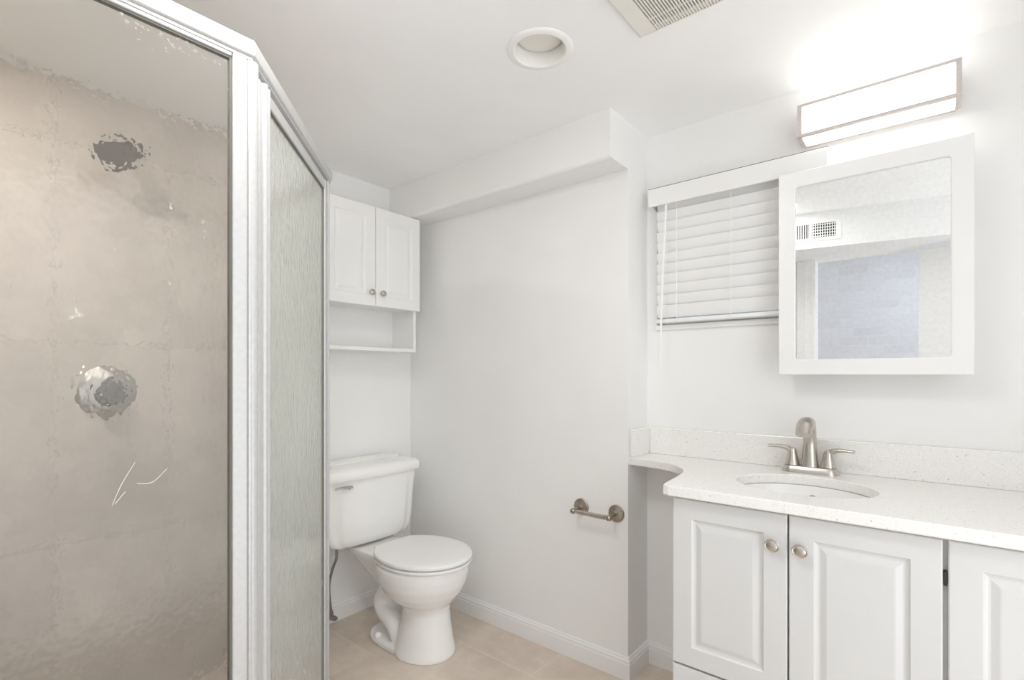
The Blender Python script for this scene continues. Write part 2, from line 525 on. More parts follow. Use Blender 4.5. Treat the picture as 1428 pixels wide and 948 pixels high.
# ------------------------------------------------------------------ shower enclosure
sh = thing('shower_enclosure', 'neo-angle shower enclosure of hammered glass in satin aluminium frames', 'shower', (-1.5, 0.4, 0))
dg = Vector((SQ[0] - SP[0], SQ[1] - SP[1], 0)); DL = dg.length; dg.normalize()
dn = Vector((dg.y, -dg.x, 0))                       # out of the shower, towards the room
if dn.x < 0: dn = -dn
D = lambda t, o=0.0: (SP[0] + dg.x * t + dn.x * o, SP[1] + dg.y * t + dn.y * o)
CURB = 0.07
HT = 1.878
# curb under the panels
b = new()
def curb_ring(o):
    k = math.tan(R(22.5)) * o
    return [(SP[0] + o, YS), (SP[0] + o, SP[1] + k), (SQ[0] + k * 1.0, SQ[1] + o), (XB, SQ[1] + o)]
out_l, in_l = curb_ring(0.03), curb_ring(-0.07)
prism(b, out_l + in_l[::-1], 0, CURB, 0.004)
struct('trim_4', b, 'tile_side')
# header
b = new()
def band(o0, o1, z0, z1, bev=0.0):
    prism(b, curb_ring(o1) + curb_ring(o0)[::-1], z0, z1, bev)
band(-0.022, 0.018, HT - 0.036, HT, 0.006)
band(-0.015, 0.012, HT - 0.042, HT - 0.034)
obj('header_rail', b, 'anodized', sh)
b = new(); band(-0.02, 0.014, CURB, CURB + 0.025, 0.004)
obj('threshold', b, 'anodized', sh)
ZB, ZT = CURB + 0.025, HT - 0.042
# corner posts
b = new()
lathe(b, (SP[0] - 0.004, SP[1] + 0.006, ZB), (0, 0, 1), [(0.017, 0), (0.017, ZT - ZB)], 24)
obox(b, (SP[0] - 0.012, SP[1] - 0.004), (0, 1), 0.008, (1, 0), 0.026, ZB, ZT, 0.002)
obj('post', b, 'anodized', sh, 'auto')
b = new()
obox(b, D(DL - 0.022, -0.012), dg, 0.016, dn, 0.024, ZB, ZT, 0.003)
obox(b, (SQ[0] - 0.02, SQ[1] - 0.014), (1, 0), 0.026, (0, 1), 0.022, ZB, ZT, 0.003)
obj('post', b, 'anodized', sh)

def framed(name, p0, u_, length, n_, gm, stile0, stile1, rail_t, rail_b, z0, z1, th=0.022, fm='anodized'):
    """a framed glass leaf on plan line p0 + u*length; returns the frame (glass, gasket below it)"""
    b = new()
    h = th / 2
    q = lambda t, o: (p0[0] + u_[0] * t + n_[0] * o, p0[1] + u_[1] * t + n_[1] * o)
    for t0, t1 in ((0, stile0), (length - stile1, length)):
        obox(b, q(t0, -h), u_, t1 - t0, n_, th, z0, z1, 0.003)
    for za, zb in ((z0, z0 + rail_b), (z1 - rail_t, z1)):
        obox(b, q(stile0, -h * 0.9), u_, length - stile0 - stile1, n_, th * 0.9, za, zb, 0.003)
    fr = obj(name, b, fm, sh)
    b = new()
    obox(b, q(stile0 - 0.006, -0.0025), u_, length - stile0 - stile1 + 0.012, n_, 0.005, z0 + rail_b - 0.006, z1 - rail_t + 0.006)
    obj('glass_pane', b, gm, fr)
    b = new(); g = 0.004
    for t0, t1 in ((stile0, stile0 + g), (length - stile1 - g, length - stile1)):
        obox(b, q(t0, -0.006), u_, t1 - t0, n_, 0.012, z0 + rail_b, z1 - rail_t)
    for za, zb in ((z0 + rail_b, z0 + rail_b + g), (z1 - rail_t - g, z1 - rail_t)):
        obox(b, q(stile0 + g, -0.006), u_, length - stile0 - stile1 - 2 * g, n_, 0.012, za, zb)
    obj('gasket', b, 'rubber', fr)
    return fr

fp = framed('fixed_panel', (SP[0], YS), (0, 1), SP[1] - 0.004 - YS, (1, 0), 'glass', 0.03, 0.03, 0.012, 0.03, ZB, ZT + 0.004)
b = new()
gx = SP[0] + 0.0036
for pts in ([(0.243, 0.951), (0.256, 0.985), (0.276, 1.022)], [(0.247, 0.953), (0.262, 0.972)], [(0.279, 0.984), (0.292, 0.981), (0.306, 0.984), (0.326, 1.004)]):
    tube(b, spline([(gx, y, z) for y, z in pts], 4), 0.0006, 6)
sx_ = obj('scratch_marks', b, 'scratch', fp)
sx_['label'] = 'white scratch marks on the glass'
dp = framed('door_panel', D(0.036), dg, DL - 0.06, dn, 'glass_door', 0.060, 0.036, 0.03, 0.04, ZB + 0.012, ZT - 0.012)
# rounded pull along the hinge stile of the door, and the hinge seam
b = new()
tube(b, [(*D(0.062, 0.011), ZB + 0.013), (*D(0.062, 0.011), ZT - 0.013)], [(0.009, 0.009)] * 2, 16)
tube(b, [(*D(0.082, 0.011), ZB + 0.013), (*D(0.082, 0.011), ZT - 0.013)], [(0.007, 0.007)] * 2, 16)
obj('hinge_channel', b, 'anodized', dp, 'auto')
framed('side_panel', (SQ[0] - 0.02, SQ[1]), (-1, 0), SQ[0] - 0.02 - XB, (0, 1), 'glass_door', 0.03, 0.03, 0.012, 0.03, ZB, ZT + 0.004)

# shower head on the tiled wall
t = thing('showerhead', 'brushed metal shower head on its arm, blurred behind the glass, upper of the two', 'shower head', (XB, 0.50, 1.98))
b = new(); lathe(b, (XB, 0.545, 1.985), (1, 0, 0), [(0.036, 0), (0.036, 0.004), (0.028, 0.012), (0.012, 0.016)]); obj('flange', b, 'steel', t, True)
b = new(); tube(b, spline([(XB + 0.01, 0.545, 1.985), (XB + 0.06, 0.515, 1.985), (XB + 0.11, 0.48, 1.96), (XB + 0.135, 0.465, 1.93)]), 0.0105); obj('arm', b, 'steel', t, True)
b = new()
hd = Vector((0.62, -0.16, -0.6)).normalized()
hp = Vector((XB + 0.13, 0.467, 1.937))
lathe(b, hp, hd, [(0.013, 0), (0.018, 0.006), (0.018, 0.016), (0.026, 0.026), (0.046, 0.05), (0.051, 0.062), (0.049, 0.068), (0.04, 0.067), (0.0, 0.066)])
obj('head', b, 'steel', t, 'auto')

# shower valve
t = thing('shower_valve', 'round metal shower valve with a lobed knob, blurred behind the glass, below the shower head', 'shower valve', (XB, 0.47, 1.12))
b = new(); lathe(b, (XB, 0.47, 1.12), (1, 0, 0), [(0.088, 0), (0.088, 0.003), (0.082, 0.009), (0.05, 0.016), (0.03, 0.018)], 48); obj('escutcheon', b, 'valve', t, 'auto')
b = new(); lathe(b, (XB + 0.017, 0.47, 1.12), (1, 0, 0), [(0.03, 0), (0.03, 0.02), (0.04, 0.026), (0.042, 0.05), (0.034, 0.062), (0, 0.064)])
for k in range(5):
    a_ = 2 * PI * k / 5 + 0.3
    lathe(b, (XB + 0.045, 0.47 + 0.034 * math.cos(a_), 1.12 + 0.034 * math.sin(a_)), (1, 0, 0), [(0.013, 0), (0.014, 0.012), (0.01, 0.02), (0, 0.021)], 16)
obj('knob', b, 'steel', t, 'auto')

# ------------------------------------------------------------------ cabinet doors
def raised_door(name, parent, x0, x1, z0, z1, yf, th=0.018, margin=0.055, place=None, mat='cab'):
    """front face at y=yf looking towards -y, a routed groove and a raised centre field"""
    b = new()
    def rect(i, y): return [(x0 + i, y, z0 + i), (x1 - i, y, z0 + i), (x1 - i, y, z1 - i), (x0 + i, y, z1 - i)]
    m_ = margin
    rings = [rect(0, yf + th), rect(0, yf + 0.003), rect(0.001, yf + 0.001), rect(0.003, yf), rect(m_, yf), rect(m_ + 0.004, yf + 0.004), rect(m_ + 0.009, yf + 0.006), rect(m_ + 0.013, yf + 0.006),
             rect(m_ + 0.026, yf + 0.0015), rect(m_ + 0.029, yf + 0.001)]
    if place: rings = [[place(p) for p in r] for r in rings]
    loft(b, rings)
    return obj(name, b, mat, parent)

def knob_at(parent, pos, ax, s=1.0, mat='nickel'):
    b = new()
    lathe(b, pos, ax, [(0.009 * s, 0), (0.007 * s, 0.004 * s), (0.0065 * s, 0.011 * s), (0.0145 * s, 0.016 * s), (0.0165 * s, 0.0185 * s), (0.0165 * s, 0.021 * s), (0.0145 * s, 0.0235 * s), (0.0125 * s, 0.0225 * s), (0.0105 * s, 0.0235 * s), (0.006 * s, 0.0255 * s), (0, 0.026 * s)], 28, 1.12, 1.0)
    return obj('knob', b, mat, parent, 'auto')

# vanity
CT, YF, CB = 0.86, 1.448, 0.83
def vanity(label, x0, x1, left_drawer):
    t = thing('vanity_cabinet', label, 'cabinet', ((x0 + x1) / 2, 1.7, 0), 'white raised panel vanity cabinets')
    b = new()
    box(b, x0, x0 + 0.016, YF + 0.02, YV - 0.016, 0, CB); box(b, x1 - 0.016, x1, YF + 0.02, YV - 0.016, 0, CB)
    box(b, x0 + 0.016, x1 - 0.016, YF + 0.02, YF + 0.036, 0.79, CB); box(b, x0 + 0.016, x1 - 0.016, YF + 0.02, YF + 0.036, 0.09, 0.12)
    box(b, x0 + 0.016, x1 - 0.016, YV - 0.03, YV - 0.02, 0.1, CB); box(b, x0 + 0.016, x1 - 0.016, YF + 0.036, YV - 0.03, 0.1, 0.116)
    xm_ = (x0 + x1) / 2
    box(b, xm_ - 0.012, xm_ + 0.012, YF + 0.021, YF + 0.036, 0.12, 0.79)
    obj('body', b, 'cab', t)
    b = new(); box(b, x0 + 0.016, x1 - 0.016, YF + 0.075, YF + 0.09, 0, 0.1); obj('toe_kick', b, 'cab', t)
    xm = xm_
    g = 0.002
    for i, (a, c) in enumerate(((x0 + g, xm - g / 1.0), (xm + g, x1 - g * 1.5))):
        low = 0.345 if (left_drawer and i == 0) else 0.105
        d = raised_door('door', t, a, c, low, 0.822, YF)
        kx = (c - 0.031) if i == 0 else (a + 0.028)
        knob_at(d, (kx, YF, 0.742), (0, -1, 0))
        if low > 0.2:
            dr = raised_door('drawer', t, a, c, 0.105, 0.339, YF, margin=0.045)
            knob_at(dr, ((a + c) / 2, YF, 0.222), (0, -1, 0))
    return t
vanity('white vanity cabinet under the sink, with a drawer below its left door', -0.59, 0.018, True)
t2 = vanity('white vanity cabinet cut off by the right edge, beside the sink cabinet', 0.022, 0.636, False)
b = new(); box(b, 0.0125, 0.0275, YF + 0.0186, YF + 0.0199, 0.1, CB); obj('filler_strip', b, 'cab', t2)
# dark hinge in the gap between the two cabinets
b = new(); box(b, 0.0165, 0.0225, YF + 0.003, YF + 0.0186, 0.722, 0.752); obj('hinge', b, 'dark', t2)['label'] = 'black hinge in the gap'

# countertop with an oval sink cut-out
SX, SY, SA, SB = -0.292, 1.682, 0.178, 0.152
front = 1.422
edge = [(XR, YV), (XR, 1.815), (-0.874, 1.808), (-0.82, 1.803), (-0.765, 1.792), (-0.715, 1.768), (-0.68, 1.736), (-0.655, 1.70), (-0.638, 1.655), (-0.630, 1.61), (-0.622, 1.54), (-0.614, 1.445), (-0.608, 1.428), (-0.592, front)]
poly = [Vector((x, y, 0)) for x, y in edge]
mid = spline(poly[1:11], 4)
poly = [poly[0]] + mid + poly[11:]
poly += [Vector((XE - 0.001, front, 0)), Vector((XE - 0.001, YV, 0))]
ell = [Vector((SX + SA * math.cos(2 * PI * i / 64), SY + SB * math.sin(2 * PI * i / 64), 0)) for i in range(64)]
b = new()
def loop(pts, z):
    vs = [b.verts.new((p.x, p.y, z)) for p in pts]
    return vs, [b.edges.new((vs[i], vs[(i + 1) % len(vs)])) for i in range(len(vs))]
tops = []
def slab(z, inset):
    # inset the outline slightly for an eased edge
    def ins(pts, d):
        if not d: return pts
        n_ = len(pts); res = []
        for i, p in enumerate(pts):
            a_ = (p - pts[i - 1]).normalized(); c_ = (pts[(i + 1) % n_] - p).normalized()
            nn = (Vector((-a_.y, a_.x, 0)) + Vector((-c_.y, c_.x, 0))).normalized()
            res.append(p + nn * d)
        return res
    area_ = sum(poly[i - 1].x * poly[i].y - poly[i].x * poly[i - 1].y for i in range(len(poly)))
    po = ins(poly, inset if area_ > 0 else -inset)
    el = [Vector((SX + (p.x - SX) * (1 + inset / SA), SY + (p.y - SY) * (1 + inset / SB), 0)) for p in ell]
    return loop(po, z), loop(el, z)
levels = [slab(CB, 0.003), slab(CB + 0.003, 0.0), slab(CT - 0.004, 0.0), slab(CT - 0.001, 0.0012), slab(CT, 0.004)]
for (o0, e0), (o1, e1) in zip(levels, levels[1:]):
    for A, B in ((o0[0], o1[0]), (e0[0], e1[0])):
        for i in range(len(A)):
            j = (i + 1) % len(A)
            b.faces.new((A[i], A[j], B[j], B[i]))
for lv in (levels[0], levels[-1]):
    bmesh.ops.triangle_fill(b, use_beauty=True, edges=lv[0][1] + lv[1][1])
ct = thing('countertop', 'white speckled quartz countertop with a concave corner and backsplash', 'countertop', (-0.1, 1.7, CB))
obj('slab', b, 'quartz', ct)
b = new(); box(b, XR + 0.021, XE - 0.001, YV - 0.021, YV - 0.001, CT, CT + 0.106, 0.0025); obj('backsplash', b, 'quartz', ct)
b = new(); box(b, XR + 0.001, XR + 0.021, 1.825, YV - 0.001, CT, CT + 0.106, 0.0025); obj('side_splash', b, 'quartz', ct)

# undermount basin
t = thing('sink_basin', 'white oval undermount sink basin set into the quartz countertop', 'sink', (SX, SY, CB - 0.14))
b = new()
prof = [(1.10, 0.0), (1.0, 0.0), (0.985, -0.01), (0.95, -0.045), (0.86, -0.085), (0.66, -0.115), (0.36, -0.13), (0.12, -0.135), (0.115, -0.145)]
rings = [[(SX + SA * k * math.cos(2 * PI * i / 64), SY + SB * k * math.sin(2 * PI * i / 64), CB - 0.001 + z) for i in range(64)] for k, z in prof]
outer = [[(SX + SA * k * math.cos(2 * PI * i / 64), SY + SB * k * math.sin(2 * PI * i / 64), CB - 0.001 + z - 0.012) for i in range(64)] for k, z in prof[::-1]]
loft(b, rings + outer, False, False)
obj('bowl', b, 'porcelain', t, 'auto')
b = new(); lathe(b, (SX, SY, CB - 0.149), (0, 0, 1), [(0.0, 0), (0.021, 0), (0.023, 0.012), (0.02, 0.015), (0.015, 0.012), (0.0, 0.012)]); obj('drain', b, 'nickel', t, 'auto')
b = new(); lathe(b, (SX, SY + SB * 0.965, CB - 0.035), (0, -1, 0.1), [(0.008, 0), (0.009, 0.003), (0.005, 0.004), (0, 0.003)], 20); obj('overflow_ring', b, 'nickel', t, 'auto')

# faucet
FX, FY = -0.311, 1.90
t = thing('faucet', 'brushed nickel centerset faucet with two lever handles behind the sink', 'faucet', (FX, FY, CT))
b = new()
def capsule(lx, r, z, n=20):
    pts = []
    for k in range(n): 
        a_ = -PI / 2 + PI * k / (n - 1); pts.append((FX + lx + r * math.cos(a_), FY + r * math.sin(a_), z))
    for k in range(n):
        a_ = PI / 2 + PI * k / (n - 1); pts.append((FX - lx + r * math.cos(a_), FY + r * math.sin(a_), z))
    return pts
loft(b, [capsule(0.0515, 0.0300, CT), capsule(0.0515, 0.0300, CT + 0.003), capsule(0.0505, 0.0255, CT + 0.019), capsule(0.05, 0.0235, CT + 0.0215), capsule(0.05, 0.020, CT + 0.022)])
obj('base_plate', b, 'nickel', t, 'auto')
b = new()
path = spline([(FX, FY, CT + 0.015), (FX, FY, CT + 0.06), (FX, FY - 0.002, CT + 0.105), (FX, FY - 0.014, CT + 0.145), (FX, FY - 0.045, CT + 0.166), (FX, FY - 0.085, CT + 0.158), (FX, FY - 0.112, CT + 0.133)], 6)
rad = lerps([0.0265, 0.0225, 0.0195, 0.0195, 0.0235, 0.0245, 0.0215], 6)
fl = lerps([0.0245, 0.021, 0.0185, 0.0185, 0.0190, 0.0165, 0.0135], 6)
tube(b, path, list(zip(fl, rad)), 24)
obj('spout', b, 'nickel', t, 'auto')
for s in (-1, 1):
    b = new()
    hx = FX + 0.051 * s
    lathe(b, (hx, FY, CT + 0.022), (0, 0, 1), [(0.0205, 0), (0.0225, 0.001), (0.0220, 0.003), (0.0195, 0.012), (0.0155, 0.032), (0.0130, 0.046), (0.0105, 0.054), (0.0, 0.058)], 28)
    hp_ = spline([(hx - 0.004 * s, FY, CT + 0.050), (hx + 0.006 * s, FY - 0.001, CT + 0.070), (hx + 0.024 * s, FY - 0.004, CT + 0.079), (hx + 0.046 * s, FY - 0.008, CT + 0.081), (hx + 0.072 * s, FY - 0.012, CT + 0.080)], 6)
    tube(b, hp_, [(a_, c_) for a_, c_ in zip(lerps([0.0115, 0.0105, 0.0085, 0.0075, 0.007], 6), lerps([0.0115, 0.0105, 0.0075, 0.0055, 0.0045], 6))], 16)
    obj('handle', b, 'nickel', t, 'auto')

# ------------------------------------------------------------------ wall cabinet above the toilet
cx0, cx1 = XB, -2.020
cy0, cym, cy1 = 1.176, 1.4415, 1.709
t = thing('wall_cabinet', 'white two-door wall cabinet with an open shelf above the toilet', 'cabinet', (XB, 1.44, 1.30))
b = new()
xc = cx1 - 0.018
for y0, y1 in ((cy0 + 0.012, cy0 + 0.028), (cy1 - 0.028, cy1 - 0.012)):
    box(b, cx0 + 0.001, xc - 0.001, y0, y1, 1.292, 1.968, 0.001)
box(b, cx0 + 0.001, xc - 0.001, cy0 + 0.028, cy1 - 0.028, 1.952, 1.968); box(b, cx0 + 0.001, xc - 0.001, cy0 + 0.028, cy1 - 0.028, 1.505, 1.521)
box(b, cx0 + 0.001, cx0 + 0.008, cy0 + 0.028, cy1 - 0.028, 1.308, 1.505); box(b, cx0 + 0.001, cx0 + 0.008, cy0 + 0.028, cy1 - 0.028, 1.521, 1.952)
obj('body', b, 'cab_lit', t)
b = new(); box(b, cx0 + 0.001, xc - 0.001, cy0 + 0.028, cy1 - 0.028, 1.292, 1.308, 0.001); obj('shelf', b, 'cab_lit', t)
for i, (a, c) in enumerate(((cy0, cym - 0.0015), (cym + 0.0015, cy1))):
    # local door x runs along room y; its face looks to +x
    pl = lambda p: (cx1 - (p[1] - 0.0), p[0], p[2])
    d = raised_door('door', t, a, c, 1.500, 1.966, 0.0, 0.017, 0.05, place=pl, mat='cab_lit')
    knob_at(d, (cx1, (c - 0.026) if i == 0 else (a + 0.032), 1.562), (1, 0, 0), 0.85)

# ------------------------------------------------------------------ toilet
TX, TY, BX = XB, 1.453, 0.046      # BX: how far the bowl stands forward of the tank
t = thing('toilet', 'white two-piece round-front toilet with closed lid in the corner', 'toilet', (TX + 0.4, TY, 0))
def ring(cx, a, bb, z, n=48, e=2.0, ab=None):
    """superellipse; ab = rear half length if different"""
    out = []
    for i in range(n):
        th = 2 * PI * i / n
        c_, s_ = math.cos(th), math.sin(th)
        ax = a if c_ >= 0 else (ab or a)
        out.append((TX + cx + ax * math.copysign(abs(c_) ** (2 / e), c_), TY + bb * math.copysign(abs(s_) ** (2 / e), s_), z))
    return out
b = new()
# bowl and front column
def bring(cx, a, bb, z, ab): return ring(cx + BX, a, bb, z, ab=ab)
loft(b, [bring(.475, .152, .126, 0.0, .12), bring(.475, .152, .126, .016, .12), bring(.478, .141, .114, .06, .11), bring(.484, .125, .101, .13, .10), bring(.488, .116, .094, .185, .10), bring(.487, .121, .099, .212, .11),
         bring(.478, .150, .132, .236, .14), bring(.470, .182, .160, .266, .17), bring(.466, .207, .179, .306, .19), bring(.465, .217, .188, .345, .20), bring(.465, .219, .190, .375, .20), bring(.465, .215, .186, .389, .195)])
# foot plate
loft(b, [ring(.40, .24, .116, 0.0, e=2.8, ab=.175), ring(.40, .24, .116, .020, e=2.8, ab=.175), ring(.40, .23, .106, .030, e=2.8, ab=.167)])
# deck that carries the tank, sweeping down into the bowl
loft(b, [ring(.34, .10, .060, .22, e=2.4, ab=.07), ring(.29, .16, .082, .275, e=2.6, ab=.10), ring(.25, .18, .100, .325, e=3, ab=.14), ring(.235, .19, .116, .365, e=3.5, ab=.165), ring(.235, .19, .118, .388, e=4, ab=.165)])
# narrow web and the winding trapway on either side of it
tube(b, [(TX + p[0], TY, p[1]) for p in [(.40, .27), (.34, .21), (.325, .15), (.345, .10), (.36, .05), (.36, .01)]], [(.055, .055)] * 6, 20)
for s in (-1, 1):
    pth = spline([(TX + .45, TY + s * .06, .255), (TX + .37, TY + s * .052, .245), (TX + .315, TY + s * .050, .20), (TX + .30, TY + s * .052, .155), (TX + .335, TY + s * .056, .122), (TX + .39, TY + s * .060, .105), (TX + .425, TY + s * .062, .075), (TX + .425, TY + s * .060, .04)], 5)
    tube(b, pth, lerps([.045, .040, .037, .037, .040, .042, .040, .036], 5), 16)
bw = obj('bowl', b, 'porcelain', t, True)
rm = bw.modifiers.new('remesh', 'REMESH'); rm.mode = 'VOXEL'; rm.voxel_size = 0.005; rm.use_smooth_shade = True
sm = bw.modifiers.new('smooth', 'SMOOTH'); sm.factor = 0.5; sm.iterations = 7
for s in (-1, 1):
    b = new(); lathe(b, (TX + .33, TY + s * .092, .024), (0, s * 0.25, 1), [(.0165, 0), (.0165, .008), (.014, .017), (.008, .022), (0, .0235)], 24); obj('bolt_cap', b, 'porcelain', t, True)
# seat and lid
def seat_ring(z, grow=0.0, n=56):
    out = []
    a, bb, cx = .220 + grow, .191 + grow, .481
    for i in range(n):
        th = 2 * PI * i / n
        c_, s_ = math.cos(th), math.sin(th)
        x = cx + (a if c_ >= 0 else .20 + grow) * c_
        y = bb * s_
        if c_ < 0:   # flatten the back towards the hinges
            k = -c_
            x = cx - (.235 + grow) * (k ** 0.95)
            y = bb * math.copysign(abs(s_) ** 0.95, s_)
        out.append((TX + BX + max(x, .278), TY + y, z))
    return out
b = new(); loft(b, [seat_ring(.3915, -.010), seat_ring(.3935, -.001), seat_ring(.399, 0.0), seat_ring(.4025, -.001), seat_ring(.404, -.010)]); obj('seat', b, 'plastic', t, 'auto')
b = new(); loft(b, [seat_ring(.4085, -.012), seat_ring(.410, -.001), seat_ring(.418, 0.0), seat_ring(.4235, -.003), seat_ring(.427, -.012), seat_ring(.430, -.04), seat_ring(.4315, -.09)]); obj('lid', b, 'plastic', t, 'auto')
for s in (-1, 1):
    b = new(); box(b, TX + BX + .252, TX + BX + .295, TY + s * .075 - .02, TY + s * .075 + .02, .388, .418, .006); obj('seat_hinge', b, 'plastic', t)
# tank
TW = 0.252
def tank_ring(z, w, xb, xf, bow, step=0.012, n=40, rr=0.03, out=0.0):
    """back straight, front bowed, with side panels set back a little from a broad centre panel"""
    pts = []
    def fx(y):
        k = y / w
        x = xf - bow * k * k
        if step:
            q = abs(y) / w
            sft = min(1, max(0, (q - 0.70) / 0.10)); sft = sft * sft * (3 - 2 * sft)
            x -= step * sft
        return x
    for i in range(n + 1):
        y = -w + rr + (2 * w - 2 * rr) * i / n
        pts.append((fx(y), y))
    xe = fx(w - rr)
    for i in range(1, 9):
        a_ = PI / 2 * i / 8
        pts.append((xe - rr + rr * math.cos(a_), w - rr + rr * math.sin(a_)))
    for i in range(9):
        a_ = PI / 2 + PI / 2 * i / 8
        pts.append((xb + rr + rr * math.cos(a_) if False else xb + rr * (1 + math.cos(a_)), w - rr + rr * math.sin(a_)))
    for i in range(9):
        a_ = PI + PI / 2 * i / 8
        pts.append((xb + rr * (1 + math.cos(a_)), -w + rr + rr * math.sin(a_)))
    for i in range(8):
        a_ = 1.5 * PI + PI / 2 * i / 8
        pts.append((xe - rr + rr * math.cos(a_), -w + rr + rr * math.sin(a_)))
    return [(TX + x, TY - 0.018 + y * 1.075, z) for x, y in pts]
b = new()
loft(b, [tank_ring(.400, 0.1619, .05, .185, .012, .002), tank_ring(.402, 0.1804, .04, .198, .014, .003), tank_ring(.412, 0.1980, .03, .208, .018, .006), tank_ring(.435, 0.2137, .022, .215, .021, .010),
         tank_ring(.475, 0.2229, .016, .219, .023, .012), tank_ring(.54, 0.2271, .014, .222, .025, .012), tank_ring(.63, 0.2303, .013, .226, .026, .008), tank_ring(.68, 0.2322, .012, .228, .026, .003), tank_ring(.706, 0.2331, .012, .229, .026, .001)])
obj('tank', b, 'porcelain', t, 'auto')
b = new()
loft(b, [tank_ring(.707, 0.2331, .012, .231, .026, 0), tank_ring(.709, 0.2424, .008, .243, .027, 0), tank_ring(.716, 0.2461, .006, .247, .028, 0), tank_ring(.740, 0.2461, .006, .247, .028, 0), tank_ring(.752, 0.2414, .010, .240, .028, 0), tank_ring(.760, 0.2303, .018, .225, .028, 0), tank_ring(.763, 0.2081, .03, .20, .028, 0)])
loft(b, [tank_ring(.756, 0.2174, .010, .115, .012, 0), tank_ring(.768, 0.2146, .012, .108, .012, 0), tank_ring(.774, 0.2054, .02, .095, .012, 0, rr=.02)])
obj('tank_lid', b, 'porcelain', t, 'auto')
b = new()
hx0 = TX + .208
lathe(b, (hx0 - .006, TY - .172, .678), (1, 0, 0), [(.013, 0), (.013, .010), (.010, .013), (.007, .014), (.007, .028), (.0, .03)], 20)
tube(b, spline([(hx0 + .018, TY - .158, .680), (hx0 + .022, TY - .190, .682), (hx0 + .024, TY - .220, .685), (hx0 + .024, TY - .243, .683)], 5), [(a_, c_) for a_, c_ in zip(lerps([.009, .010, .007, .004], 5), lerps([.006, .007, .0045, .003], 5))], 14)
obj('flush_lever', b, 'chrome', t, 'auto')['label'] = 'chrome flush lever'
# water supply: shut-off valve on the wall and hose to the tank
sv = thing('supply_valve', 'small shut-off valve with a grey braided hose rising to the toilet tank', 'valve', (XB, 1.30, 0.04))
b = new()
lathe(b, (XB + 0.014, 1.305, .045), (1, 0, 0), [(.026, 0), (.026, .004), (.012, .008), (.009, .02), (.009, .045)], 24)
lathe(b, (XB + .055, 1.305, .045), (1, 0, 0), [(.014, 0), (.014, .02), (.011, .024), (.0, .025)], 20, 1.0, 0.7)
obj('valve_body', b, 'hose', sv, 'auto')
b = new(); tube(b, spline([(XB + .05, 1.305, .05), (XB + .05, 1.295, .10), (XB + .055, 1.285, .20), (XB + .07, 1.295, .28), (XB + .085, 1.305, .33), (XB + .085, 1.305, .388)], 8), .0065, 12)
lathe(b, (XB + .085, 1.305, .370), (0, 0, 1), [(.010, 0), (.012, .004), (.012, .012), (.018, .016), (.018, .03), (.0, .03)], 16)
obj('hose', b, 'hose', sv, 'auto')

# ------------------------------------------------------------------ toilet paper holder
t = thing('toilet_paper_holder', 'empty aged nickel toilet paper holder on the wall beside the toilet', 'toilet paper holder', (-1.04, YP, 0.632))
for x in (-1.122, -0.961):
    b = new(); lathe(b, (x, YP, .634), (0, -1, 0), [(.034, 0), (.034, .004), (.031, .007), (.029, .007), (.024, .010), (.014, .013), (.009, .02)], 36); obj('rosette', b, 'pewter', t, 'auto')
    b = new(); tube(b, spline([(x, YP - .012, .634), (x, YP - .035, .633), (x, YP - .058, .630)], 4), [.0075] * 8 + [.0065], 14)
    lathe(b, (x - .011, YP - .064, .629), (1, 0, 0), [(.0, 0), (.009, .002), (.0115, .007), (.0115, .015), (.009, .02), (.0, .022)], 20)
    obj('arm', b, 'pewter', t, 'auto')
b = new(); lathe(b, (-1.112, YP - .064, .629), (1, 0, 0), [(.0065, 0), (.0065, .008), (.0085, .010), (.0085, .068), (.0095, .0685), (.0095, .135), (.0065, .136), (.0065, .142)], 20)
obj('roller', b, 'nickel', t, 'auto')

# ------------------------------------------------------------------ window blind
t = thing('window_blind', 'white horizontal blind with valance, closed over the small window', 'blind', (-0.56, 1.96, 1.37))
b = new()
box(b, -0.874, -0.262, 1.906, 1.914, 1.842, 1.911, 0.002); box(b, -0.874, -0.866, 1.914, YV - .001, 1.842, 1.911); box(b, -0.270, -0.262, 1.914, YV - .001, 1.842, 1.911)
obj('valance', b, 'slat', t)
b = new(); box(b, -0.874, -0.262, 1.908, 1.914, 1.911, 1.9132); obj('top_shadow_strip', b, 'rubber', t)['label'] = 'thin dark strip standing in for the shadow gap along the top'  # dark strip painted in for the shadow line above the valance
b = new(); box(b, -0.858, -0.31, 1.925, 1.97, 1.855, 1.899, 0.002); obj('head_rail', b, 'slat', t)
b = new()
ns = 11
for i in range(ns):
    z = 1.845 - i * 0.0415
    cyl = []
    tilt = R(74)
    for k in range(7):
        s_ = -0.025 + 0.05 * k / 6
        crown = 0.0012 * (1 - (s_ / 0.025) ** 2)
        cyl.append((1.953 - s_ * math.cos(tilt) - crown * math.sin(tilt), z + s_ * math.sin(tilt) * -1 * -1 + -crown * math.cos(tilt) * 0))
    prof_ = [(y, zz) for y, zz in cyl]
    th_ = 0.0026
    pr = prof_ + [(y + th_, zz + 0.0004) for y, zz in prof_[::-1]]
    x0_, x1_ = -0.855 + random.uniform(-.0015, .0015), -0.312
    loft(b, [[(x0_, y, zz) for y, zz in pr], [(x1_, y, zz) for y, zz in pr]])
obj('slats', b, 'slat', t)
b = new(); box(b, -0.855, -0.312, 1.926, 1.974, 1.383, 1.398, 0.004); obj('bottom_rail', b, 'slat', t)
for x in (-0.765, -0.565):
    b = new()
    tube(b, [(x, 1.9225, 1.86), (x, 1.9225, 1.386)], 0.0012, 8)
    zz = 1.845 + 0.02
    for i in range(ns): 
        lathe(b, (x - 0.003, 1.9255, 1.845 - i * .0415 - .022), (1, 0, 0), [(.0012, 0), (.0012, .006)], 6)
    obj('ladder_cord', b, 'slat', t)
